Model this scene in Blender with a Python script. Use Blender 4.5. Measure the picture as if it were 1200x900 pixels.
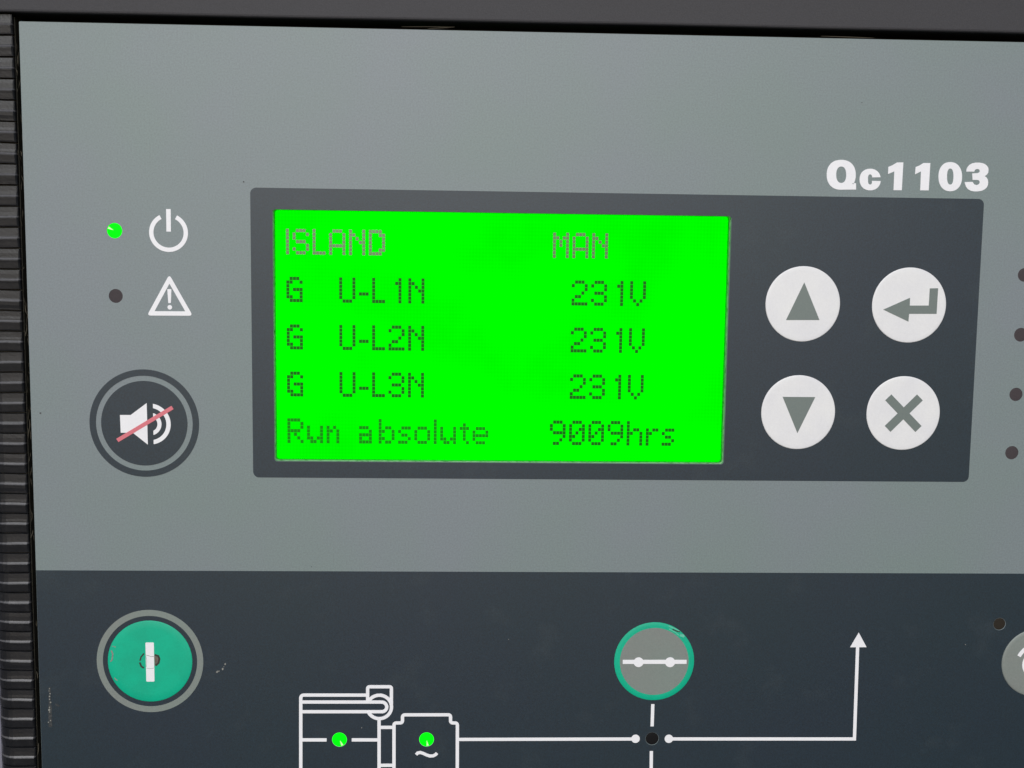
import bpy, bmesh, math, random
from mathutils import Matrix, Vector

random.seed(7)
sc = bpy.context.scene
for o in list(bpy.data.objects):
    bpy.data.objects.remove(o)

# ------------------------------------------------------------------ camera
# All lengths below are in "units" of 0.2 mm on the face of the controller:
# u runs right, v runs down, w runs away from the viewer (w = 0 is the face).
U = 0.0002
def W(u, v, w=0.0):
    return Vector(((u - 600) * U, w * U, (450 - v) * U))
cam_d = bpy.data.cameras.new("camera"); cam = bpy.data.objects.new("camera", cam_d)
sc.collection.objects.link(cam); sc.camera = cam
rv = Vector((0.10160889, -0.03524065, 0.01126850))
R = Matrix.Rotation(rv.length, 3, rv.normalized())         # panel axes -> camera axes
C = -(R.transposed() @ Vector((0, 0, 1300)))
def axis(i):
    r = R[i]; return Vector((r[0], r[2], -r[1]))            # (u, v, w) -> (X, Y, Z)
right, down, fwd = axis(0), axis(1), axis(2)
mw = Matrix.Identity(4)
for k in range(3):
    mw[k][0] = right[k]; mw[k][1] = -down[k]; mw[k][2] = -fwd[k]
loc = Vector((C[0] * U, C[2] * U, -C[1] * U))
mw.translation = loc
cam.matrix_world = mw
cam_d.sensor_width = 36; cam_d.lens = 36 * 1300 / 1200
cam_d.clip_start = 0.01; cam_d.clip_end = 100

# ------------------------------------------------------------------ sky and sun (soft daylight, overcast)
world = bpy.data.worlds.new("World"); sc.world = world; world.use_nodes = True
nt = world.node_tree; bg = nt.nodes['Background']
sky = nt.nodes.new('ShaderNodeTexSky'); sky.sky_type = 'NISHITA'; sky.sun_disc = False
SUN_EL, SUN_AZ = 24, -5          # degrees; azimuth from straight in front of the panel, minus = left
sky.sun_elevation = math.radians(SUN_EL)
sky.sun_rotation = math.radians(180 - SUN_AZ)
sky.air_density = 1.0; sky.dust_density = 1.0; sky.ozone_density = 1.0
nt.links.new(sky.outputs[0], bg.inputs[0]); bg.inputs[1].default_value = 0.055
sd = bpy.data.lights.new("sun", 'SUN'); sun = bpy.data.objects.new("sun", sd); sc.collection.objects.link(sun)
sd.energy = 2.6; sd.angle = math.radians(38); sd.color = (0.985, 0.99, 1.0)
el, az = math.radians(SUN_EL), math.radians(SUN_AZ)
sdir = Vector((math.sin(az) * math.cos(el), -math.cos(az) * math.cos(el), math.sin(el)))
sun.rotation_euler = sdir.to_track_quat('Z', 'Y').to_euler()
sc.view_settings.view_transform = 'Standard'; sc.view_settings.look = 'None'
sc.view_settings.gamma = 1; sc.view_settings.exposure = 0.2; sc.view_settings.use_curve_mapping = False

# ------------------------------------------------------------------ materials
def srgb(r, g, b):
    f = lambda c: (c / 255 / 12.92) if c / 255 < 0.04045 else ((c / 255 + 0.055) / 1.055) ** 2.4
    return (f(r), f(g), f(b), 1)
def mat(name, col, rough=0.5, grain=0.06, grain_scale=2600, mott=0.0, mott_scale=60, tint=None, bump=0.0,
        bump_scale=2600, spec=0.5, emit=None, emit_s=0.0, coat=0.0, dirt=None, dirt_scale=300, dirt_lo=0.55):
    m = bpy.data.materials.new(name); m.use_nodes = True
    n = m.node_tree.nodes; l = m.node_tree.links; p = n['Principled BSDF']
    p.inputs['Roughness'].default_value = rough
    p.inputs['Specular IOR Level'].default_value = spec
    p.inputs['Coat Weight'].default_value = coat
    g = n.new('ShaderNodeNewGeometry')
    def noise(scale, det=2.0, rgh=0.5):
        t = n.new('ShaderNodeTexNoise'); t.inputs['Scale'].default_value = scale
        t.inputs['Detail'].default_value = det; t.inputs['Roughness'].default_value = rgh
        l.new(g.outputs['Position'], t.inputs['Vector']); return t
    def mix(a, b, fac, mode='MIX'):
        x = n.new('ShaderNodeMix'); x.data_type = 'RGBA'; x.blend_type = mode
        for s, v in ((x.inputs[6], a), (x.inputs[7], b)):
            if hasattr(v, 'links'): l.new(v, s)
            else: s.default_value = v
        if hasattr(fac, 'links'): l.new(fac, x.inputs[0])
        else: x.inputs[0].default_value = fac
        return x.outputs[2]
    def ramp(src, a, b, va, vb):
        r = n.new('ShaderNodeMapRange'); r.inputs[1].default_value = a; r.inputs[2].default_value = b
        r.inputs[3].default_value = va; r.inputs[4].default_value = vb
        l.new(src, r.inputs[0]); return r.outputs[0]
    c = col
    if mott:
        t = noise(mott_scale, 3.0); c2 = tint or tuple(x * 0.8 for x in col[:3]) + (1,)
        c = mix(c, c2, ramp(t.outputs[0], 0.35, 0.65, 0.0, mott))
    if dirt:
        t = noise(dirt_scale, 6.0, 0.65)
        c = mix(c, dirt, ramp(t.outputs[0], dirt_lo, dirt_lo + 0.2, 0.0, 1.0))
    if grain:
        t = noise(grain_scale, 2.0, 0.7)
        k = ramp(t.outputs[0], 0.25, 0.75, 1 - grain, 1 + grain)
        cc = n.new('ShaderNodeCombineColor')
        for i in range(3): l.new(k, cc.inputs[i])
        c = mix(c, cc.outputs[0], 1.0, 'MULTIPLY')
    if hasattr(c, 'links'): l.new(c, p.inputs['Base Color'])
    else: p.inputs['Base Color'].default_value = c
    if bump:
        t = noise(bump_scale, 3.0, 0.6); b = n.new('ShaderNodeBump')
        b.inputs['Strength'].default_value = bump; b.inputs['Distance'].default_value = 0.0001
        l.new(t.outputs[0], b.inputs['Height']); l.new(b.outputs[0], p.inputs['Normal'])
    if emit:
        p.inputs['Emission Color'].default_value = emit; p.inputs['Emission Strength'].default_value = emit_s
    return m
G1, G2 = (0.137, 0.180, 0.178, 1), (0.145, 0.174, 0.191, 1)
M = dict(
    plate=mat('satin_grey_foil', G1, spec=0.65, rough=0.55, grain=0.15, mott=1.0, mott_scale=26, tint=G2, bump=0.12, bump_scale=3400),
    slate=mat('slate_foil', (0.0050, 0.0168, 0.0265, 1), rough=0.5, grain=0.4, mott=1.0, mott_scale=22,
              tint=(0.0062, 0.0163, 0.0285, 1), dirt=(0.0135, 0.0250, 0.0350, 1), dirt_scale=75, dirt_lo=0.56, bump=0.12, bump_scale=3400),
    white=mat('white_ink', (0.71, 0.715, 0.745, 1), rough=0.45, grain=0.03, mott=0.6, mott_scale=160, tint=(0.68, 0.68, 0.72, 1)),
    pad=mat('white_keypad', (0.655, 0.66, 0.67, 1), rough=0.4, grain=0.035, mott=1.0, mott_scale=120, tint=(0.62, 0.625, 0.65, 1), bump=0.08),
    grey=mat('grey_ink', (0.165, 0.200, 0.185, 1), rough=0.45, grain=0.07, mott=0.6, mott_scale=60, tint=(0.18, 0.185, 0.18, 1), bump=0.08),
    dgrey=mat('arrow_grey_ink', (0.125, 0.155, 0.148, 1), rough=0.45, grain=0.05),
    green=mat('green_ink', (0.0, 0.37, 0.22, 1), spec=0.3, rough=0.5, grain=0.05, mott=0.5, mott_scale=200,
              tint=(0.003, 0.30, 0.18, 1), bump=0.08),
    red=mat('faded_red_ink', (0.56, 0.135, 0.17, 1), rough=0.45, grain=0.05),
    led_off=mat('dark_lens', (0.046, 0.038, 0.042, 1), rough=0.7, spec=0.2, grain=0.1),
    hole=mat('black_lens', (0.004, 0.004, 0.005, 1), rough=0.6, spec=0.15, grain=0.1),
    brown_lens=mat('smoked_lens', (0.020, 0.016, 0.012, 1), rough=0.6, spec=0.15, grain=0.1),
    edge=mat('cut_edge_plastic', (0.42, 0.46, 0.42, 1), rough=0.5, grain=0.0, dirt=(0.015, 0.04, 0.015, 1), dirt_scale=900, dirt_lo=0.48),
    rail=mat('grained_black_plastic', (0.027, 0.0262, 0.031, 1), rough=0.7, grain=0.22, grain_scale=3000, mott=0.25,
             mott_scale=30, bump=0.35, bump_scale=2600),
    rubber=mat('weathered_rubber', (0.0085, 0.0092, 0.0112, 1), spec=0.36, rough=0.4, grain=0.2, grain_scale=2500, mott=1.0, mott_scale=170,
               tint=(0.012, 0.0125, 0.015, 1), bump=0.35, bump_scale=1800, dirt=(0.019, 0.0195, 0.021, 1), dirt_scale=420, dirt_lo=0.56),
    ridge_highlight=mat('highlit_rubber_ridge', (0.06, 0.058, 0.062, 1), spec=0.7, rough=0.42, grain=0.3, grain_scale=1500),  # bright highlight along each rib's step, painted in as paler rubber
    dusty=mat('dusty_olive_rubber', (0.024, 0.022, 0.015, 1), rough=0.8, grain=0.3, bump=0.6, dirt=(0.05, 0.047, 0.035, 1),
              dirt_scale=700, dirt_lo=0.58),
    black=mat('black_recess', (0.004, 0.004, 0.0045, 1), rough=0.8, grain=0.2),
    housing=mat('black_housing', (0.006, 0.0055, 0.008, 1), rough=0.6, grain=0.2),
    side=mat('blue_grey_paint', (0.15, 0.15, 0.19, 1), rough=0.5, grain=0.15, bump=0.2),
    debris=mat('dry_plant_fibre', (0.07, 0.06, 0.042, 1), rough=0.8, grain=0.3),
    crack=mat('cracked_foil', (0.018, 0.02, 0.016, 1), rough=0.7, grain=0.4, grain_scale=1800),
    barcrack=mat('grey_hairline_crack', (0.33, 0.32, 0.31, 1), rough=0.7, grain=0.4, grain_scale=1800),
    smudge=mat('worn_foil', (0.12, 0.105, 0.085, 1), rough=0.7, grain=0.3, dirt=(0.05, 0.045, 0.035, 1), dirt_scale=900, dirt_lo=0.45),
    scuff=mat('scuffed_foil', (0.19, 0.19, 0.175, 1), rough=0.7, grain=0.3, grain_scale=1800),
    gscuff=mat('scuffed_green_foil', (0.10, 0.42, 0.30, 1), rough=0.6, grain=0.2),
    film=mat('dusty_slate_foil', (0.022, 0.027, 0.030, 1), rough=0.7, grain=0.5, grain_scale=1800, dirt=(0.06, 0.06, 0.055, 1), dirt_scale=900, dirt_lo=0.56),
    speck=mat('dark_speck', (0.05, 0.05, 0.05, 1), rough=0.7),
)
def lcd_material():
    m = bpy.data.materials.new('backlit_lcd'); m.use_nodes = True
    n = m.node_tree.nodes; l = m.node_tree.links; n.clear()
    o = n.new('ShaderNodeOutputMaterial'); e = n.new('ShaderNodeEmission'); g = n.new('ShaderNodeNewGeometry')
    t = n.new('ShaderNodeTexNoise'); t.inputs['Scale'].default_value = 45; t.inputs['Detail'].default_value = 4
    sep = n.new('ShaderNodeSeparateXYZ')
    l.new(g.outputs['Position'], t.inputs['Vector']); l.new(g.outputs['Position'], sep.inputs[0])
    def m1(op, a, b=None):
        x = n.new('ShaderNodeMath'); x.operation = op
        for i, v in enumerate((a, b)):
            if v is None: continue
            if hasattr(v, 'links'): l.new(v, x.inputs[i])
            else: x.inputs[i].default_value = v
        return x.outputs[0]
    # faint dot matrix of the panel (pitch of the unlit dots)
    sx = m1('SINE', m1('MULTIPLY', sep.outputs[0], 2 * math.pi / (3.832 * U)))
    sz = m1('SINE', m1('MULTIPLY', sep.outputs[2], 2 * math.pi / (4.262 * U)))
    grid = m1('MULTIPLY', m1('ADD', sx, sz), 0.014)
    s = m1('ADD', m1('ADD', m1('MULTIPLY', t.outputs[0], 0.40), 0.69), grid)
    e.inputs[0].default_value = (0.0, 1.0, 0.0, 1)
    l.new(s, e.inputs[1]); l.new(e.outputs[0], o.inputs[0]); return m
M['lcd'] = lcd_material()
M['dot'] = mat('dark_lcd_dot', (0.002, 0.03, 0.001, 1), rough=0.5, spec=0.12, grain=0.0, emit=(0.0, 1.0, 0.0, 1), emit_s=0.085)
M['dot_sheen'] = mat('painted_sheen_lcd_dot', (0.03, 0.045, 0.03, 1), rough=0.25, spec=0.7, grain=0.0, emit=(0.0, 1.0, 0.0, 1), emit_s=0.06)  # top row: reflection put into a greyer dot colour, with some real gloss
M['dot_faint'] = mat('faint_lcd_dot', (0.002, 0.035, 0.001, 1), rough=0.5, spec=0.1, grain=0.0, emit=(0.0, 1.0, 0.0, 1), emit_s=0.19)
def led_material():
    m = mat('lit_green_lens', (0.0, 0.2, 0.0, 1), rough=0.6, spec=0.05, grain=0.0, emit=(0.0, 1.0, 0.005, 1), emit_s=0.95)
    return m
M['led'] = led_material()
M['led_core'] = mat('led_filament', (0.3, 0.6, 0.2, 1), rough=0.3, grain=0.0, emit=(0.30, 1.0, 0.22, 1), emit_s=1.0)

# ------------------------------------------------------------------ object helpers
def thing(name, label, cat, at, group=None):
    o = bpy.data.objects.new(name, None); sc.collection.objects.link(o); o.location = W(*at)
    o.empty_display_size = 0.01
    o['label'] = label; o['category'] = cat
    if group: o['group'] = group
    return o
def origin_of(p):
    v = Vector((0, 0, 0))
    while p: v += p.location; p = p.parent
    return v
def link(name, me, parent=None, at=None, label=None):
    """mesh vertices are stored relative to at (u, v, w), or to the world origin"""
    o = bpy.data.objects.new(name, me); sc.collection.objects.link(o)
    base = W(*at) if at else Vector((0, 0, 0))
    if parent: o.parent = parent
    o.location = base - origin_of(parent)
    if label: o['label'] = label
    return o
def mesh_bm(bm, m, smooth=False):
    me = bpy.data.meshes.new('mesh'); bm.normal_update(); bm.to_mesh(me); bm.free()
    me.materials.append(m)
    if smooth:
        for p in me.polygons: p.use_smooth = True
    return me

def shape(loops, w_front, w_back, m, base=(600, 450, 0), ):
    """filled outline(s) with holes (even-odd), as a solid between two depths; the first loops are outlines"""
    cu = bpy.data.curves.new('outline', 'CURVE'); cu.dimensions = '2D'; cu.fill_mode = 'BOTH'
    h = abs(w_back - w_front) / 2
    cu.extrude = h * U
    for lp in loops:
        s = cu.splines.new('POLY'); s.points.add(len(lp) - 1); s.use_cyclic_u = True
        for i, (u, v) in enumerate(lp):
            s.points[i].co = ((u - base[0]) * U, (base[1] - v) * U, 0, 1)
    ob = bpy.data.objects.new('tmp', cu)
    me = bpy.data.meshes.new_from_object(ob)
    bpy.data.objects.remove(ob); bpy.data.curves.remove(cu)
    # curve local z is depth toward the viewer
    mid = (w_front + w_back) / 2
    for vtx in me.vertices:
        x, y, z = vtx.co
        vtx.co = (x, (mid - base[2]) * U - z, y)
    me.materials.clear(); me.materials.append(m)
    bm = bmesh.new(); bm.from_mesh(me)
    bmesh.ops.remove_doubles(bm, verts=bm.verts, dist=1e-7)
    bmesh.ops.recalc_face_normals(bm, faces=bm.faces); bm.to_mesh(me); bm.free()
    return me
def part(name, loops, w_front, w_back, m, parent, label=None):
    me = shape(loops, w_front, w_back, m)
    # origin of every part at its own middle
    xs = [v.co for v in me.vertices]
    c = Vector([(min(p[i] for p in xs) + max(p[i] for p in xs)) / 2 for i in range(3)])
    for v in me.vertices: v.co -= c
    o = bpy.data.objects.new(name, me); sc.collection.objects.link(o)
    o.parent = parent; o.location = W(600, 450, 0) + c - origin_of(parent)
    if label: o['label'] = label
    return o
def join_meshes(name, mes, parent, label=None):
    bm = bmesh.new()
    for me in mes: bm.from_mesh(me)
    out = mesh_bm(bm, mes[0].materials[0])
    xs = [v.co for v in out.vertices]
    c = Vector([(min(p[i] for p in xs) + max(p[i] for p in xs)) / 2 for i in range(3)])
    for v in out.vertices: v.co -= c
    o = bpy.data.objects.new(name, out); sc.collection.objects.link(o)
    o.parent = parent; o.location = c - origin_of(parent)
    if label: o['label'] = label
    return o

def circle(c, r, n=96, a0=0, a1=360, ry=None):
    ry = ry or r; full = abs(a1 - a0) >= 360
    k = n if full else n + 1
    return [(c[0] + r * math.cos(math.radians(a0 + (a1 - a0) * i / n)), c[1] + ry * math.sin(math.radians(a0 + (a1 - a0) * i / n))) for i in range(k)]
def rrect(x0, y0, x1, y1, r, n=8):
    pts = []
    for cx, cy, a in ((x1 - r, y0 + r, -90), (x1 - r, y1 - r, 0), (x0 + r, y1 - r, 90), (x0 + r, y0 + r, 180)):
        pts += [(cx + r * math.cos(math.radians(a + 90 * i / n)), cy + r * math.sin(math.radians(a + 90 * i / n))) for i in range(n + 1)]
    return pts
def fillet(pts, r, closed=False, n=6):
    out = []
    N = len(pts)
    for i, p in enumerate(pts):
        if not closed and i in (0, N - 1): out.append(p); continue
        a, b = pts[i - 1], pts[(i + 1) % N]
        da = Vector(a) - Vector(p); db = Vector(b) - Vector(p)
        rr = min(r, da.length * 0.49, db.length * 0.49)
        A = Vector(p) + da.normalized() * rr; B = Vector(p) + db.normalized() * rr
        for k in range(n + 1):
            t = k / n
            q = A * (1 - t) ** 2 + Vector(p) * 2 * t * (1 - t) + B * t * t
            out.append((q[0], q[1]))
    return out
def stroke(pts, wd, closed=False, cap=0):
    """outline of a line of width wd along pts (mitred); returns loops"""
    P = [Vector(p) for p in pts]; N = len(P); L, Rr = [], []
    for i in range(N):
        if closed: a, b = P[i - 1], P[(i + 1) % N]
        else: a, b = P[max(i - 1, 0)], P[min(i + 1, N - 1)]
        d1 = (P[i] - a).normalized() if (P[i] - a).length > 1e-6 else (b - P[i]).normalized()
        d2 = (b - P[i]).normalized() if (b - P[i]).length > 1e-6 else d1
        n1 = Vector((-d1[1], d1[0])); n2 = Vector((-d2[1], d2[0])); nn = (n1 + n2).normalized()
        k = wd / 2 / max(0.35, nn.dot(n1))
        L.append(tuple(P[i] + nn * k)); Rr.append(tuple(P[i] - nn * k))
    if closed: return [L, Rr]
    if cap:
        d = (P[-1] - P[-2]).normalized(); e = (P[0] - P[1]).normalized()
        ang = math.atan2(d[1], d[0]); an2 = math.atan2(e[1], e[0])
        tail = [(P[-1][0] + wd / 2 * math.cos(ang + math.pi / 2 - math.pi * i / 6), P[-1][1] + wd / 2 * math.sin(ang + math.pi / 2 - math.pi * i / 6)) for i in range(1, 6)]
        head = [(P[0][0] + wd / 2 * math.cos(an2 + math.pi / 2 - math.pi * i / 6), P[0][1] + wd / 2 * math.sin(an2 + math.pi / 2 - math.pi * i / 6)) for i in range(1, 6)]
        return [L + tail + Rr[::-1] + head]
    return [L + Rr[::-1]]
def sheet_of(strokes, w_front, w_back, m, name, parent, label=None):
    """several strokes of one printed symbol in one mesh, each a hair proud of the one before"""
    mes = []
    for k, loops in enumerate(strokes):
        mes.append(shape(loops, w_front - 0.04 * k, w_back, m))
    return join_meshes(name, mes, parent, label)
def lathe(c, prof, m, name, parent, label=None, n=96):
    """prof: list of (radius, w) from rim to centre"""
    bm = bmesh.new(); rings = []
    for r, w in prof:
        if r == 0: rings.append([bm.verts.new((0, w * U, 0))]); continue
        rings.append([bm.verts.new((r * U * math.cos(2 * math.pi * i / n), w * U, r * U * math.sin(2 * math.pi * i / n))) for i in range(n)])
    for a, b in zip(rings, rings[1:]):
        for i in range(n):
            j = (i + 1) % n
            if len(b) == 1: bm.faces.new((a[i], a[j], b[0]))
            else: bm.faces.new((a[i], a[j], b[j], b[i]))
    bmesh.ops.recalc_face_normals(bm, faces=bm.faces)
    if sum(f.normal.y for f in bm.faces) > 0: bmesh.ops.reverse_faces(bm, faces=bm.faces)
    return link(name, mesh_bm(bm, m, True), parent, (c[0], c[1], 0), label)
def box(u0, u1, v0, v1, w0, w1, bev=0):
    bm = bmesh.new(); bmesh.ops.create_cube(bm, size=1)
    a, b = W(u0, v1, w0), W(u1, v0, w1)
    for v in bm.verts:
        v.co = Vector([a[i] + (v.co[i] + 0.5) * (b[i] - a[i]) for i in range(3)])
    if bev: bmesh.ops.bevel(bm, geom=list(bm.edges), offset=bev * U, segments=3, affect='EDGES')
    return bm

# ------------------------------------------------------------------ the setting
def structure(name, bm, m):
    o = link(name, mesh_bm(bm, m)); o['kind'] = 'structure'; return o
structure('recess_wall', box(33, 2300, -200, 1450, 34, 44), M['black'])
structure('side_wall', box(-420, -8.6, -200, 1450, 14, 44, 1), M['side'])

# ------------------------------------------------------------------ black rail above the panel
rail = thing('cabinet_rail', 'smooth dark grey plastic rail running along the top above the controller', 'rail', (600, 39.4, 0))
def extrude_profile(prof, u0, u1, segs, m, name, parent, wob=0.0):
    """prof: list of (v, w); swept along u"""
    bm = bmesh.new(); rows = []
    for s in range(segs + 1):
        u = u0 + (u1 - u0) * s / segs
        dv = wob * (math.sin(u * 0.006) + 0.5 * math.sin(u * 0.021 + 1))
        rows.append([bm.verts.new(W(u, v + dv, w)) for v, w in prof])
    for a, b in zip(rows, rows[1:]):
        for i in range(len(prof) - 1): bm.faces.new((a[i], a[i + 1], b[i + 1], b[i]))
    bm.faces.new(rows[0]); bm.faces.new(rows[-1][::-1])
    bmesh.ops.recalc_face_normals(bm, faces=bm.faces)
    return link(name, mesh_bm(bm, m), parent)
extrude_profile([(-190, 30), (-190, -8), (0, -8), (36.3, -8), (38.0, -7.6), (39.0, -6.6), (39.4, -5), (39.4, 33.8)], -400, 2300, 120, M['rail'], 'rail_body', rail, 0.25)

# ------------------------------------------------------------------ ribbed rubber edging left of the panel
rib_thing = thing('ribbed_edging', 'black ribbed rubber edging strip running down the left side of the controller', 'edging', (18, 1000, 0))
link('core', mesh_bm(box(5, 36.9, 41, 1450, 4.0, 33.9, 1.5), M['dusty']), rib_thing)
PITCH = 23.65
def rib_mesh(seed):
    rnd = random.Random(seed)
    j = lambda s: rnd.uniform(-s, s)
    # profile down the rib (dv, w): groove, face, small step facing up, face, groove
    prof = [(-11.4, 6), (-11.2, 0.6), (-10.8, -0.30), (-6 + j(1), -0.45 + j(.15)), (-2.2 + j(.4), -0.50 + j(.1)), (-1.3, -0.6), (-0.8, -0.78), (0.0, -1.2), (0.9, -1.78), (1.5, -2.0),
            (2.2, -1.95), (5 + j(1), -1.55 + j(.15)), (9.2 + j(.3), -1.0 + j(.15)), (10.8, -0.7), (11.2, 0.2), (11.4, 6)]
    # path across the rib: right end, flat front, rounded left side going back
    path = [(36.2, 8, 0), (36.2, 1.2, 0), (35.6, 0.2, 0.3), (34.5, 0, 1), (28, 0, 1), (20, 0, 1), (11, 0, 1)]
    for a in range(15, 106, 15):
        path.append((11 - 19 * math.sin(math.radians(a)), 15 - 15 * math.cos(math.radians(a)), 1))
    path.append((-8, 30, 1))
    bm = bmesh.new(); rows = []
    for k, (u, w0, f) in enumerate(path):
        a = 0 if k < 7 else min(1, (k - 6) / 6) * math.pi / 2
        bow = 0.4 * math.sin(u * 0.15 + seed) 
        row = []
        for dv, w in prof:
            w = w * (1 - 0.75 * a / (math.pi / 2)) if w < 5 else w
            row.append(bm.verts.new(((u - 18 - w * -math.sin(a) * 1.0) * U, (w0 + w * math.cos(a) * (f if w < 5 else 1)) * U, (-(dv + bow * 0.5)) * U)))
        rows.append(row)
    for a, b in zip(rows, rows[1:]):
        for i in range(len(prof) - 1):
            f = bm.faces.new((a[i], a[i + 1], b[i + 1], b[i]))
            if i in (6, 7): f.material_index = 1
    bmesh.ops.recalc_face_normals(bm, faces=bm.faces)
    if sum(f.normal.y * f.calc_area() for f in bm.faces) > 0: bmesh.ops.reverse_faces(bm, faces=bm.faces)
    me = mesh_bm(bm, M['rubber'], False); me.materials.append(M['ridge_highlight']); return me
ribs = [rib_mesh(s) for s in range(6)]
v0 = 63.4 - PITCH / 2
for k in range(62):
    v = v0 + k * PITCH
    if v > 1440: break
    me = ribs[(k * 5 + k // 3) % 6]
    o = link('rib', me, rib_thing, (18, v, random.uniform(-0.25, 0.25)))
    o.rotation_euler = (0, random.uniform(-0.012, 0.012), 0)

# ------------------------------------------------------------------ the controller
panel = thing('control_panel', 'grey and slate generator controller front with a bright green lit display, round buttons and lamps', 'control panel', (770, 1000, 0))
PL, PT, PR, PB = 43.5, 48.0, 1900, 1250
BAND = 675.2
SUR = (297.9, 227.3, 1149.5, 562.9)
WIN = (322.9, 251.5, 852.7, 543.5)
leds = [((143.7, 278.3), 8.7, 'lit'), ((143.4, 352.7), 8.0, 'off'), ((397.6, 882.7), 8.9, 'lit'), ((502.3, 882.7), 8.9, 'lit'), ((776.3, 882.1), 8.0, 'hole'), ((1202.9, 315.0), 8.0, 'off'), ((1202.8, 385.6), 8.2, 'off'), ((1201.3, 456.8), 8.0, 'off'), ((1200.4, 527.1), 8.1, 'off'), ((1197.6, 738.0), 7.5, 'brown')]     # (centre, radius, kind)
def holes(v0, v1, grow=0.0):
    return [circle(c, r + grow, 32) for c, r, k in leds if v0 < c[1] < v1]
win = rrect(*WIN, 3.5)
face = part('faceplate', [rrect(PL, PT, PR, PB, 1.2)] + [win] + holes(0, 2000), 0, 4, M['plate'], panel)
link('housing', mesh_bm(box(PL + 1.5, PR - 1.5, PT + 1.5, PB - 1.5, 21, 33.9), M['housing']), panel)
part('rim', [rrect(PL + 1.2, PT + 1.2, PR - 1.2, PB - 1.2, 3), win_o := rrect(WIN[0] - 8, WIN[1] - 8, WIN[2] + 8, WIN[3] + 8, 8)], 4.02, 12.1, M['housing'], panel) if False else None
part('lower_band', [[(PL + 0.25, BAND), (PR - 0.2, BAND), (PR - 0.2, PB - 0.2), (PL + 0.25, PB - 0.2)]] + holes(BAND, 2000, 0.25), -0.3, 1, M['slate'], panel, 'dark slate lower field')
part('display_surround', [rrect(*SUR, 7), rrect(WIN[0] - .2, WIN[1] - .2, WIN[2] + .2, WIN[3] + .2, 3.7)], -0.3, 1, M['slate'], panel, 'dark slate field round the display and arrow buttons')

# display: cut edge of the window, backlit glass, characters
DEP = 18
screen = part('screen', [rrect(WIN[0] - 6, WIN[1] - 6, WIN[2] + 6, WIN[3] + 6, 3)], DEP, DEP + 6, M['lcd'], panel, 'bright green backlit display')
part('window_edge', [rrect(WIN[0] - 3, WIN[1] - 3, WIN[2] + 3, WIN[3] + 3, 4), rrect(WIN[0] - 0.1, WIN[1] - 0.1, WIN[2] + 0.1, WIN[3] + 0.1, 3.5)], 0.5, DEP - 0.4, M['edge'], screen)
GL = {
 'I': ['X'] * 7,
 'S': ['.XXX.', 'X...X', 'X....', '.XXX.', '....X', 'X...X', '.XXX.'],
 'L': ['X...'] * 6 + ['XXXX'],
 'A': ['.XXX.', 'X...X', 'X...X', 'X...X', 'XXXXX', 'X...X', 'X...X'],
 'N': ['X...X', 'XX..X', 'X.X.X', 'X..XX', 'X...X', 'X...X', 'X...X'],
 'D': ['XXXX.', 'X..XX', 'X...X', 'X...X', 'X...X', 'X..XX', 'XXXX.'],
 'M': ['X...X', 'XX.XX', 'X.X.X', 'X.X.X', 'X...X', 'X...X', 'X...X'],
 'G': ['.XXX.', 'XX..X', 'X....', 'X.XXX', 'X...X', 'XX..X', '.XXXX'],
 'U': ['X...X'] * 6 + ['.XXX.'],
 '-': ['...'] * 4 + ['XXX'] + ['...'] * 2,
 '1': ['...X.', '..XX.'] + ['...X.'] * 5,
 '2': ['.XXX.', 'X...X', '....X', '...X.', '.XX..', 'X....', 'XXXXX'],
 '3': ['.XXX.', 'X...X', '....X', '.XXX.', '....X', 'X...X', '.XXX.'],
 'V': ['X...X'] * 5 + ['.X.X.', '..X..'],
 'R': ['XXXX.', 'X...X', 'X...X', 'XXXX.', 'X.X..', 'X..X.', 'X...X'],
 'u': ['.....'] * 2 + ['X...X', 'X...X', 'X...X', 'XX.XX', '.XX.X'],
 'n': ['....'] * 2 + ['X.X.', 'XX.X', 'X..X', 'X..X', 'X..X'],
 'a': ['.....'] * 2 + ['XXX..', '...X.', 'XXXX.', 'X..X.', 'XXXX.'],
 'b': ['X....', 'X....', 'X.XX.', 'XX..X', 'X...X', 'XX..X', 'X.XX.'],
 's': ['....'] * 2 + ['.XXX', 'X...', '.XX.', '...X', 'XXX.'],
 'o': ['.....'] * 2 + ['.XXX.', 'X...X', 'X...X', 'X...X', '.XXX.'],
 'l': ['X'] * 7,
 't': ['...', '.X.', 'XXX', '.X.', '.X.', '.X.', '..X'],
 'e': ['.....'] * 2 + ['.XXX.', 'X...X', 'XXXXX', 'X....', '.XXX.'],
 '9': ['.XXX.', 'X...X', 'X...X', '.XXXX', '....X', '...X.', '.XX..'],
 '0': ['.XXX.', 'X...X', 'X..XX', 'X.X.X', 'XX..X', 'X...X', '.XXX.'],
 'h': ['X....', 'X....', 'X.XX.', 'XX..X', 'X...X', 'X...X', 'X...X'],
 'r': ['....'] * 2 + ['X.XX', 'XX..', 'X...', 'X...', 'X...'],
}
DX, DY = 3.845, 4.277
TX, TY = 336.9, 274.65
gcache = {}
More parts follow.
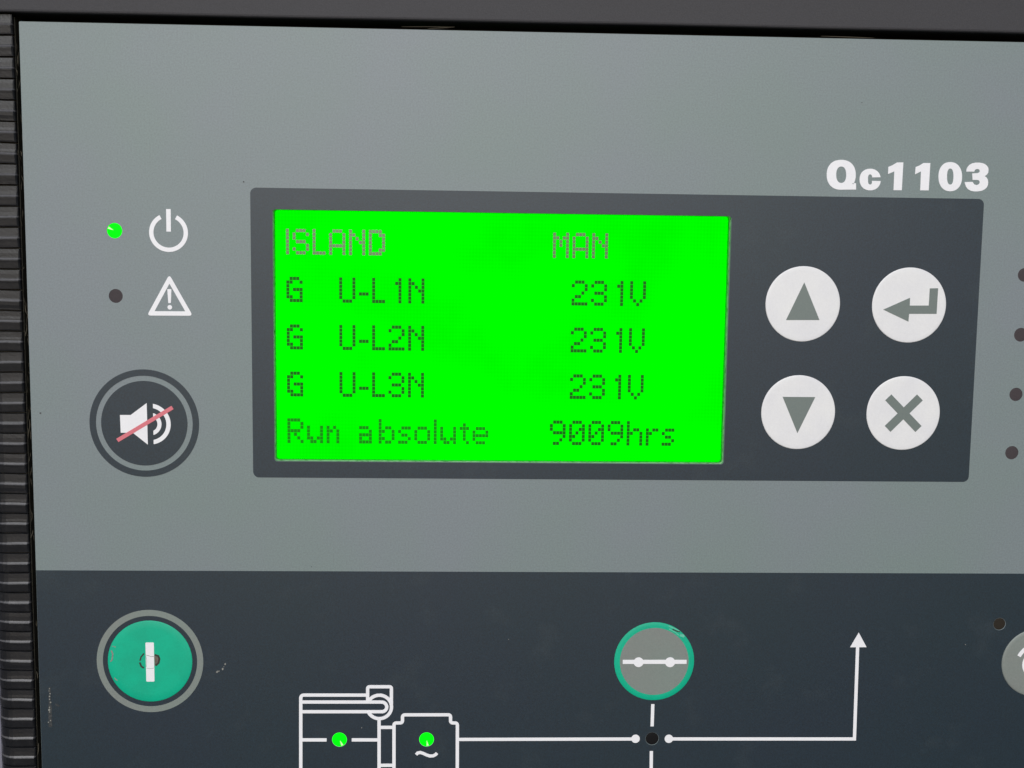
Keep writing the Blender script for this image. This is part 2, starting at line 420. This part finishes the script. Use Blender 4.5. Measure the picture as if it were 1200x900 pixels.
def glyph(ch, m):
    if (ch, m.name) in gcache: return gcache[(ch, m.name)]
    bm = bmesh.new(); hx, hy = DX * 0.45, DY * 0.445
    for r, row in enumerate(GL[ch]):
        for c_, x in enumerate(row):
            if x != 'X': continue
            cx, cy = c_ * DX, r * DY
            vs = [bm.verts.new(((cx + a * hx) * U, 0, -(cy + b * hy) * U)) for a, b in ((-1, -1), (-1, 1), (1, 1), (1, -1))]
            vb = [bm.verts.new(((cx + a * hx) * U, 0.5 * U, -(cy + b * hy) * U)) for a, b in ((-1, -1), (-1, 1), (1, 1), (1, -1))]
            bm.faces.new(vs)
            for i in range(4): bm.faces.new((vs[i], vb[i], vb[(i + 1) % 4], vs[(i + 1) % 4]))
    bmesh.ops.recalc_face_normals(bm, faces=bm.faces)
    if sum(f.normal.y * f.calc_area() for f in bm.faces) > 0: bmesh.ops.reverse_faces(bm, faces=bm.faces)
    gcache[(ch, m.name)] = mesh_bm(bm, m); return gcache[(ch, m.name)]
def text(s, col, line, m):
    x = col
    for ch in s:
        if ch == ' ': x += 5; continue
        link('character', glyph(ch, m), screen, (TX + x * DX, TY + line * DY * 13, DEP - 0.35))
        x += len(GL[ch][0]) + 1
text('ISLAND', 0, 0, M['dot_sheen']); text('MAN', 81, 0, M['dot_sheen'])
for i in (1, 2, 3):
    text('G', 0, i, M['dot'] if i < 2 else M['dot']); text('U-L%dN' % i, 16, i, M['dot']); text('231V', 87, i, M['dot'])
text('Run', 0, 4, M['dot_faint']); text('absolute', 22, 4, M['dot_faint']); text('9009hrs', 81, 4, M['dot'])

# indicator lamps, sunk in their holes
for c, r, kind in leds:
    mk = {'lit': 'led', 'off': 'led_off', 'hole': 'hole', 'brown': 'brown_lens'}[kind]
    lab = {'lit': 'lit green indicator lamp', 'off': 'unlit dark indicator lamp', 'hole': 'unlit black indicator lamp', 'brown': 'unlit smoked brown indicator lamp'}[kind]
    lamp = lathe(c, [(r + 0.6, 3.2), (r + 0.5, 0.9), (r * 0.97, 0.7), (r * 0.6, 0.65), (r * 0.3, 0.62), (0, 0.6)], M[mk], 'indicator_lamp', panel, lab, 32)
    if kind == 'lit':
        a = {0: 205, 1: 65, 2: 80}[[x for x in leds if x[2] == 'lit'].index((c, r, kind))]
        d = (math.cos(math.radians(a)), math.sin(math.radians(a))); n_ = (-d[1], d[0])
        tri = [(c[0] + d[0] * r * 0.15, c[1] + d[1] * r * 0.15), (c[0] + d[0] * r * 0.9 + n_[0] * r * 0.15, c[1] + d[1] * r * 0.9 + n_[1] * r * 0.15),
               (c[0] + d[0] * r * 0.9 - n_[0] * r * 0.15, c[1] + d[1] * r * 0.9 - n_[1] * r * 0.15)]
        part('lamp_die', [tri], 0.35, 0.9, M['led_core'], lamp)

# model lettering
for loops in [[[(979.2, 219.3), (977.4, 219.2), (975.8, 219.0), (974.3, 218.7), (972.8, 218.2), (971.4, 217.7), (970.2, 217.0), (969.0, 216.2), (967.8, 215.3), (966.8, 214.4), (965.9, 213.3), (965.1, 212.1), (964.3, 210.8), (963.7, 209.5), (963.2, 208.0), (962.8, 206.5), (962.5, 204.9), (962.4, 203.0), (962.3, 200.9), (962.4, 199.2), (962.6, 197.6), (962.9, 196.1), (963.3, 194.7), (963.9, 193.4), (964.6, 192.1), (965.4, 191.0), (966.2, 189.9), (967.2, 188.9), (968.3, 188.1), (969.5, 187.3), (970.8, 186.6), (972.1, 186.1), (973.6, 185.7), (975.1, 185.4), (976.8, 185.2), (978.9, 185.1), (980.8, 185.1), (982.4, 185.3), (984.0, 185.6), (985.4, 186.0), (986.8, 186.5), (988.1, 187.1), (989.4, 187.9), (990.5, 188.7), (991.6, 189.7), (992.5, 190.7), (993.4, 191.9), (994.2, 193.1), (994.8, 194.4), (995.3, 195.9), (995.8, 197.4), (996.1, 199.0), (996.3, 200.7), (996.4, 202.9), (996.4, 204.7), (996.2, 206.3), (995.9, 207.8), (995.5, 209.3), (995.0, 210.6), (994.4, 211.9), (993.6, 213.1), (992.8, 211.4), (997.1, 211.5), (997.5, 218.8), (983.0, 219.1)], [(985.2, 202.0), (985.3, 203.9), (985.1, 205.4), (984.9, 206.7), (984.5, 207.9), (984.0, 209.0), (983.4, 209.8), (982.7, 210.5), (981.9, 211.0), (980.9, 211.4), (979.8, 211.5), (978.6, 211.4), (977.6, 211.1), (976.7, 210.6), (976.0, 210.0), (975.3, 209.1), (974.7, 208.1), (974.2, 206.9), (973.8, 205.6), (973.6, 204.0), (973.4, 202.2), (973.4, 200.3), (973.5, 198.8), (973.8, 197.4), (974.2, 196.2), (974.7, 195.2), (975.3, 194.3), (976.0, 193.6), (976.8, 193.1), (977.8, 192.8), (978.9, 192.7), (980.1, 192.8), (981.1, 193.1), (981.9, 193.5), (982.7, 194.2), (983.4, 195.1), (984.0, 196.1), (984.5, 197.3), (984.8, 198.6), (985.1, 200.1)]], [[(1025.7, 204.2), (1025.3, 203.0), (1024.9, 201.8), (1024.4, 200.7), (1023.7, 199.7), (1023.0, 198.8), (1022.1, 197.9), (1021.2, 197.1), (1020.2, 196.5), (1019.2, 195.9), (1018.0, 195.4), (1016.8, 195.1), (1015.6, 194.8), (1014.3, 194.7), (1012.8, 194.7), (1011.4, 194.8), (1010.1, 195.0), (1008.9, 195.3), (1007.7, 195.7), (1006.7, 196.3), (1005.7, 196.9), (1004.8, 197.6), (1004.0, 198.4), (1003.2, 199.3), (1002.6, 200.3), (1002.1, 201.4), (1001.7, 202.5), (1001.4, 203.7), (1001.2, 204.9), (1001.1, 206.3), (1001.2, 207.8), (1001.3, 209.1), (1001.6, 210.4), (1002.0, 211.6), (1002.5, 212.7), (1003.0, 213.8), (1003.7, 214.8), (1004.5, 215.7), (1005.4, 216.5), (1006.3, 217.3), (1007.3, 217.9), (1008.4, 218.4), (1009.6, 218.8), (1010.8, 219.1), (1012.1, 219.4), (1013.5, 219.4), (1015.0, 219.4), (1016.3, 219.3), (1017.6, 219.0), (1018.8, 218.6), (1019.9, 218.2), (1020.9, 217.6), (1021.9, 216.9), (1022.7, 216.2), (1023.5, 215.3), (1024.2, 214.4), (1024.8, 213.3), (1025.3, 212.2), (1025.6, 211.1), (1025.9, 209.9), (1026.0, 208.6), (1015.8, 208.5), (1016.0, 210.5), (1015.8, 211.2), (1015.6, 211.8), (1015.3, 212.2), (1014.9, 212.6), (1014.5, 212.7), (1013.7, 212.8), (1013.1, 212.7), (1012.7, 212.5), (1012.3, 212.2), (1011.9, 211.8), (1011.6, 211.2), (1011.4, 210.5), (1011.2, 209.6), (1011.1, 208.6), (1011.0, 207.3), (1010.9, 205.6), (1010.9, 204.6), (1011.0, 203.7), (1011.2, 203.0), (1011.4, 202.3), (1011.7, 201.8), (1012.1, 201.5), (1012.5, 201.2), (1013.0, 201.1), (1013.8, 201.1), (1014.3, 201.3), (1014.7, 201.6), (1015.1, 202.0), (1015.4, 202.5), (1015.7, 203.2), (1015.9, 204.6)]], [[(1044.3, 187.0), (1051.7, 186.8), (1051.4, 218.7), (1041.6, 218.8), (1041.6, 197.2), (1034.3, 200.4), (1034.4, 192.2), (1039.1, 190.2)]], [[(1075.4, 187.1), (1083.5, 187.0), (1083.2, 218.4), (1073.1, 218.5), (1073.0, 196.7), (1066.1, 200.2), (1066.5, 191.9), (1071.2, 189.9)]], [[(1121.8, 202.0), (1121.8, 204.1), (1121.7, 206.0), (1121.5, 207.7), (1121.1, 209.3), (1120.6, 210.8), (1120.0, 212.2), (1119.2, 213.5), (1118.3, 214.7), (1117.3, 215.8), (1116.2, 216.7), (1115.1, 217.4), (1113.8, 218.1), (1112.4, 218.5), (1110.9, 218.8), (1109.3, 219.0), (1107.4, 219.0), (1105.8, 218.8), (1104.4, 218.5), (1103.0, 218.0), (1101.7, 217.3), (1100.4, 216.5), (1099.3, 215.6), (1098.2, 214.5), (1097.3, 213.3), (1096.5, 211.9), (1095.7, 210.5), (1095.1, 208.9), (1094.6, 207.3), (1094.3, 205.5), (1094.0, 203.6), (1093.9, 201.3), (1093.9, 199.4), (1094.1, 197.6), (1094.4, 196.0), (1094.9, 194.4), (1095.4, 192.9), (1096.1, 191.6), (1096.9, 190.4), (1097.9, 189.2), (1098.9, 188.3), (1100.0, 187.4), (1101.3, 186.7), (1102.6, 186.2), (1104.0, 185.8), (1105.6, 185.6), (1107.4, 185.5), (1109.1, 185.6), (1110.6, 185.9), (1112.0, 186.3), (1113.4, 186.8), (1114.6, 187.6), (1115.8, 188.4), (1116.9, 189.4), (1117.9, 190.6), (1118.8, 191.8), (1119.6, 193.2), (1120.3, 194.7), (1120.8, 196.3), (1121.3, 198.0), (1121.6, 199.9)], [(1111.7, 202.1), (1111.8, 204.1), (1111.7, 205.6), (1111.6, 206.9), (1111.4, 208.0), (1111.1, 209.0), (1110.7, 209.9), (1110.3, 210.5), (1109.8, 211.0), (1109.2, 211.3), (1108.3, 211.4), (1107.5, 211.3), (1106.9, 211.1), (1106.3, 210.6), (1105.8, 210.0), (1105.3, 209.1), (1104.9, 208.1), (1104.6, 207.0), (1104.3, 205.7), (1104.1, 204.2), (1104.0, 202.2), (1103.9, 200.2), (1104.0, 198.7), (1104.1, 197.4), (1104.3, 196.3), (1104.6, 195.3), (1105.0, 194.4), (1105.4, 193.8), (1105.9, 193.3), (1106.5, 193.0), (1107.3, 192.9), (1108.2, 193.0), (1108.8, 193.3), (1109.4, 193.7), (1109.9, 194.4), (1110.4, 195.2), (1110.7, 196.2), (1111.1, 197.3), (1111.3, 198.6), (1111.5, 200.1)]], [[(1126.4, 196.1), (1126.7, 193.4), (1127.8, 190.7), (1130.1, 188.1), (1133.1, 186.5), (1137.0, 185.7), (1141.3, 185.6), (1144.9, 186.1), (1148.0, 187.1), (1150.4, 188.9), (1152.2, 191.2), (1152.7, 193.7), (1152.5, 196.7), (1151.0, 199.2), (1148.6, 201.0), (1150.9, 202.5), (1152.4, 204.8), (1153.1, 207.7), (1152.9, 211.1), (1151.7, 214.0), (1149.2, 216.3), (1145.8, 217.9), (1141.4, 218.7), (1137.1, 218.8), (1133.1, 218.1), (1129.5, 216.2), (1127.1, 213.3), (1125.9, 210.5), (1125.2, 208.2), (1134.7, 207.8), (1135.7, 209.5), (1137.0, 210.8), (1139.3, 211.4), (1141.4, 210.9), (1142.8, 209.6), (1143.2, 207.9), (1142.5, 206.4), (1141.4, 205.6), (1139.8, 205.5), (1134.4, 205.5), (1133.7, 198.1), (1139.8, 197.7), (1141.4, 197.1), (1142.3, 196.1), (1142.5, 194.9), (1141.8, 193.6), (1140.4, 193.0), (1138.4, 193.0), (1137.0, 193.8), (1136.2, 195.0), (1135.8, 196.0)]]]:
    part('letter', loops, -0.35, 0.5, M['white'], panel)

# symbols beside the two upper left lamps
pc = (204.8, 279.7); k = 0.9759
a0 = -90 + math.degrees(math.asin(9.0 / 20)); ring = circle(pc, 20.0 * k, 72, a0, a0 + 360 - 2 * (a0 + 90))
b0 = (205.1, 253.1); b1 = (205.0, 278.6)
sheet_of([stroke(ring, 5.0 * k), stroke([b0, b1], 5.2 * k)], -0.35, 0.5, M['white'], 'power_symbol', panel)
wtri = [(204.8, 332.6), (182.9, 372.2), (226.5, 371.9)]
trio = stroke(wtri, 5.0, True)
trio = sorted(trio, key=lambda l: -max(p[0] for p in l)); trio = [fillet(trio[0], 4.5, True), trio[1]]
sheet_of([trio,
          [fillet([(202.2, 344.1), (206.9, 344.1), (206.0, 360.1), (203.1, 360.2)], 0.8, True)], [circle((204.7, 365.0), 2.6, 24)]],
         -0.35, 0.5, M['white'], 'warning_symbol', panel)

# mute button
mc = (173.0, 500.0); k = 0.9923
mute = part('mute_button', [circle(mc, 49.6)], -0.45, 0.6, M['slate'], panel, 'dark round button with crossed out loudspeaker')
part('button_ring', [circle(mc, 63), circle(mc, 55.6)], -0.35, 0.6, M['slate'], mute)
def arcband(c, ro, ri, xlim):
    ao = math.degrees(math.acos(xlim / ro)); ai = math.degrees(math.acos(xlim / ri))
    return [circle(c, ro, 40, -ao, ao) + circle(c, ri, 40, ai, -ai)]
ac = (179.4, 500.7)
sheet_of([[[(145.3, 490.4), (157.6, 490.3), (176.2, 476.2), (176.6, 524.9), (159.6, 511.1), (145.7, 511.2)]],
          arcband(ac, 145 / 6 * k, 115 / 6 * k, 24 / 6 * k), arcband(ac, 81 / 6 * k, 53 / 6 * k, 24 / 6 * k)], -0.7, 0.2, M['white'], 'loudspeaker_symbol', mute)
part('strike_line', stroke([(141.7, 520.2), (205.8, 481.1)], 4.6), -0.95, 0.2, M['red'], mute)

# start button
s0 = (174.0, 785.2); k = 1.0144
start = lathe(s0, [(48.2 * 1.035, 0.3), (48.0 * 1.035, -0.35), (47.2 * 1.035, -0.6), (40, -0.75), (20, -0.8), (0, -0.8)], M['green'], 'start_button', panel, 'green round start button with white bar and cracked centre')
part('button_ring', [circle(s0, 62.6), circle(s0, 55.4)], -0.55, 0.6, M['grey'], start)
part('start_bar', [fillet([(169.2, 762.1), (179.0, 762.1), (178.9, 809.9), (169.3, 809.9)], 1.2, True)], -1.25, 0.2, M['white'], start)
def pz(x, y): return (x, y)
sheet_of([stroke([(167.2, 775.5), (163.7, 779.7), (162.2, 784.4)], 1.7), stroke([(161.9, 786.5), (163.6, 791.2), (166.6, 793.4)], 2.0),
          stroke([(179.7, 777.1), (183.9, 778.6), (185.1, 782.3), (184.0, 787.1), (180.5, 790.3)], 2.2), stroke([(170.1, 776.7), (174.1, 778.6), (178.1, 779.0)], 0.5)],
         -0.95, 0.2, M['crack'], 'crack', start)
sheet_of([stroke([(169.3, 777.3), (172.1, 777.9), (175.1, 779.2), (178.7, 779.0)], 0.8), stroke([(169.8, 793.4), (173.8, 794.0), (178.6, 793.2)], 0.6), stroke([(169.5, 778.6), (170.4, 784.4), (169.6, 791.7)], 0.5)], -1.3, -0.5, M['barcrack'], 'bar_crack', start)
part('worn_patch', [[(179.1, 778.1), (183.1, 779.7), (184.1, 783.4), (182.5, 788.1), (179.4, 791.2)]], -0.88, 0.2, M['smudge'], start)
sheet_of([stroke([(129.8, 766.7), (133.7, 767.1), (133.3, 768.8)], 0.6), stroke([(128.8, 771.9), (130.5, 776.1), (129.5, 783.4), (127.5, 785.5)], 1.6), stroke([(131.9, 805.4), (133.4, 807.5), (135.4, 808.5)], 1.0)],
         -0.92, 0.2, M['scuff'], 'scrape', start)

# breaker button
bc = (776.2, 785.0); k = 1.0309
brk = lathe(bc, [(48.7, 0.3), (48.5, -0.55), (48.0, -0.75), (43, -0.80), (41.5, -0.78), (20, -0.8), (0, -0.8)], M['green'], 'breaker_button', panel, 'grey round breaker button with green rim')
part('button_face', [circle(bc, 41.6)], -1.05, 0.2, M['grey'], brk)
sheet_of([stroke([(738.0, 785.4), (815.4, 785.3)], 5.0), [circle((757.2, 785.8), 6.0, 40)], [circle((795.4, 785.8), 6.1, 40)]], -1.3, 0, M['white'], 'breaker_symbol', brk)
sheet_of([stroke([(797.3, 745.0), (803.2, 747.6), (806.5, 748.2)], 1.3)], -1.0, 0, M['crack'], 'crack', brk)
sheet_of([stroke([(792.6, 741.1), (799.4, 743.8), (805.7, 747.1)], 1.3), stroke([(806.8, 752.4), (810.0, 752.6), (811.5, 754.5)], 3.0), stroke([(793.2, 744.6), (800.5, 748.6), (805.8, 752.8)], 1.0)], -0.97, 0, M['gscuff'], 'scrape', brk)

# four white arrow and function buttons
pads = [((940.2, 352.3), 'up', 'white round button with grey up arrow'), ((939.8, 480.4), 'down', 'white round button with grey down arrow'),
        ((1066.6, 352.2), 'enter', 'white round button with grey enter arrow'), ((1065.9, 480.4), 'cancel', 'white round button with grey cross')]
syms = {'up': [[(940.8, 327.0), (920.9, 371.4), (960.6, 370.9)]], 'down': [[(920.3, 462.1), (959.4, 462.0), (939.7, 505.3)]],
        'enter': [[(1035.8, 357.8), (1067.1, 343.4), (1067.3, 352.6), (1089.9, 352.3), (1090.1, 332.1), (1100.1, 331.9), (1099.8, 362.0), (1067.0, 362.4), (1066.6, 371.6)]],
        'cancel': None}
for c, kind, lab in pads:
    b = lathe(c, [(44.3, 0.3), (44.15, -0.4), (43.7, -0.75), (43.0, -0.86), (38, -0.80), (34, -0.82), (20, -0.86), (0, -0.87)], M['pad'], kind + '_button', panel, lab)
    if syms[kind]: part('arrow_symbol', syms[kind], -1.1, -0.5, M['dgrey'], b)
    else:
        q = (1066.1, 480.4)
        e = 1.0152 * 5.0
        A, B = [(1046.9, 461.6), (1085.1, 499.2)]; Cc, D = [(1084.9, 461.3), (1047.9, 499.3)]
        sheet_of([stroke([A, B], 2 * e), stroke([Cc, D], 2 * e)], -1.1, -0.5, M['dgrey'], 'cross_symbol', b)

# grey button cut by the right side of the picture
hc = (1245.4, 786.5)
hb = lathe(hc, [(42.6, 0.3), (42.4, -0.5), (41.4, -0.9), (38, -1.0), (20, -1.0), (0, -1.0)], M['grey'], 'function_button', panel, 'grey round button at the right edge')
sheet_of([[circle((hc[0] + 0.5, hc[1] + 2), 17.6, 48)], stroke(circle((hc[0] + 0.5, hc[1] + 2), 24.5, 40, 205, 335), 4.6)], -1.3, 0, M['white'], 'arc_symbol', hb)

# printed one line diagram
LW = 4.0
sheet_of([stroke([(775.9, 838.5), (775.8, 866.5)], LW)], -0.5, 0.5, M['white'], 'diagram_line', panel)
sheet_of([stroke([(775.7, 897.7), (777.8, 1028.8)], LW)], -0.5, 0.5, M['white'], 'diagram_line', panel)
sheet_of([stroke([(541.5, 882.5), (755.2, 882.4)], LW), [circle((755.9, 882.1), 5.2, 32)]], -0.5, 0.5, M['white'], 'diagram_line', panel)
sheet_of([stroke([(797.0, 882.4), (1025.3, 882.9), (1024.0, 764.7)], LW), [circle((796.7, 882.2), 5.2, 32)],
          [[(1024.6, 748.9), (1014.7, 767.2), (1035.0, 767.1)]]], -0.5, 0.5, M['white'], 'diagram_arrow', panel)
eng = [fillet([(350.4, 1026.3), (351.7, 826.9), (431.6, 827.0)], 4), [(352.1, 835.5), (448.4, 835.6)], [(352.1, 847.5), (448.4, 847.6)],
       fillet([(431.5, 834.5), (431.5, 816.6), (459.9, 816.6), (459.9, 841.4)], 2.6), [(445.2, 857.6), (445.4, 1026.8)],
       [(447.0, 867.2), (461.3, 867.2)], [(447.0, 914.8), (461.4, 914.8)], [(352.9, 882.6), (382.3, 882.7)], [(412.4, 882.7), (443.5, 882.8)]]
ec = (445.5, 841.6); k = 1.0262
uc = (448.4, 841.6)
ures = abs((448.4, 847.6)[1] - (448.4, 835.6)[1]) / 2
strokes = [stroke(e, LW) for e in eng]
strokes += [stroke(circle(ec, 14.2 * k, 60, -157, 157), LW), stroke(circle(uc, ures, 24, -90, 90), LW)]
sheet_of(strokes, -0.5, 0.5, M['white'], 'engine_symbol', panel)
gen = fillet([(463.4, 1026.9), (463.1, 861.7), (473.3, 861.7), (473.3, 851.6), (531.1, 851.6), (531.1, 861.8), (539.4, 861.8), (540.3, 1027.4)], 3.2)
tl = [(489.8, 901.5), (491.8, 899.4), (494.9, 898.8), (498.4, 899.9), (502.6, 902.0), (506.7, 903.3), (510.4, 903.1), (513.3, 901.6), (515.1, 899.6)]
sheet_of([stroke(gen, LW), stroke(tl, 3.8)], -0.5, 0.5, M['white'], 'generator_symbol', panel)

# wear on the face: pale scratches, specks
sc_l = []
sheet_of([stroke([(55.6, 816.9), (54.8, 838.9)], 2.2), stroke([(55.2, 838.9), (54.8, 866.3)], 4.2), stroke([(61.5, 837.9), (66.4, 840.5)], 2.0)], -0.5, 0.2, M['film'], 'dust_smear', face)['kind'] = 'stuff'
rnd = random.Random(3)
for x, y, r in [(58, 807, .7), (57.6, 809.5, .6), (58.8, 812.5, .8), (58.3, 816, .9), (58.2, 819.3, .8), (59.6, 823, .9), (58.2, 829, 1.0), (58, 831.5, 1.3), (58.4, 834, .8),
                (59.6, 844, .8), (57, 846, .7), (254.6, 787, 1.3), (256.8, 786.2, .7), (261.2, 783.6, 1.1), (264.2, 778.2, 1.1), (262.6, 781, .5), (387, 864, .0), (424, 852.5, .5), (596, 749, .5), (1131, 755, .6)]:
    if r <= 0: continue
    n = 7; sc_l.append([[(x + r * rnd.uniform(.6, 1.2) * math.cos(6.283 * i / n), y + r * rnd.uniform(.6, 1.3) * math.sin(6.283 * i / n)) for i in range(n)]])
def remap(x, y):   # small flat marks measured on a straightened view of the face
    return ((0.936334*x+-0.032392*y+23.4225)/(-2.5460e-05*x+-7.4769e-05*y+1), (-0.020505*x+0.922304*y+25.2509)/(-2.5460e-05*x+-7.4769e-05*y+1))
sc_l = [[[remap(x, y) for x, y in lp] for lp in l] for l in sc_l]
sheet_of(sc_l, -0.55, 0.2, M['scuff'], 'scratches', face)['kind'] = 'stuff'
dk = []
for x, y, r in [(285.5, 213, 1.0), (47.5, 484, 1.0), (365, 664, .6), (1010, 120, .5)]:
    n = 7; dk.append([[remap(x + r * rnd.uniform(.6, 1.2) * math.cos(6.283 * i / n), y + r * rnd.uniform(.6, 1.2) * math.sin(6.283 * i / n)) for i in range(n)]])
sheet_of(dk, -0.5, 0.2, M['speck'], 'specks', face)['kind'] = 'stuff'

# dry fibres and dust lodged in the gaps
def fibre(bm, a, b, r, sag):
    n = 6; rows = []
    for i in range(n + 1):
        t = i / n; p = Vector(a).lerp(Vector(b), t)
        p += Vector((math.sin(t * 5 + sag) * 0.5, 0, math.sin(math.pi * t) * sag))
        rr = r * (0.5 + 0.6 * math.sin(math.pi * t))
        rows.append([bm.verts.new(W(p[0] + rr * math.cos(6.283 * k / 5), p[1] + rr * math.sin(6.283 * k / 5), p[2] + rr * math.cos(6.283 * k / 5 + 1))) for k in range(5)])
    for x, y in zip(rows, rows[1:]):
        for k in range(5): bm.faces.new((x[k], x[(k + 1) % 5], y[(k + 1) % 5], y[k]))
bm = bmesh.new()
for i in range(60):
    v = random.uniform(70, 640) if i < 52 else random.uniform(640, 980)
    u = random.uniform(36.4, 40); l = random.uniform(4, 16)
    fibre(bm, (u, v, random.uniform(2, 9)), (u + random.uniform(-1, 2.5), v + l, random.uniform(2, 12)), random.uniform(.12, .3), random.uniform(-1.5, 1.5))
o = link('dust_fibres', mesh_bm(bm, M['debris'])); o['kind'] = 'stuff'
o['label'] = 'brown dust fibres caught in the gap beside the ribbed edging'; o['category'] = 'dust'
bm = bmesh.new()
for a, b in (((470, 44.5, 3), (530, 42.6, 6)), ((500, 46.0, 2), (530, 43.6, 4)), ((950, 45.4, 2), (1012, 46.0, 3))):
    fibre(bm, a, b, 0.45, -0.4)
o = link('dry_stalk', mesh_bm(bm, M['debris'])); o['kind'] = 'stuff'
o['label'] = 'thin dry stalks lying in the dark gap under the top rail'; o['category'] = 'plant debris'
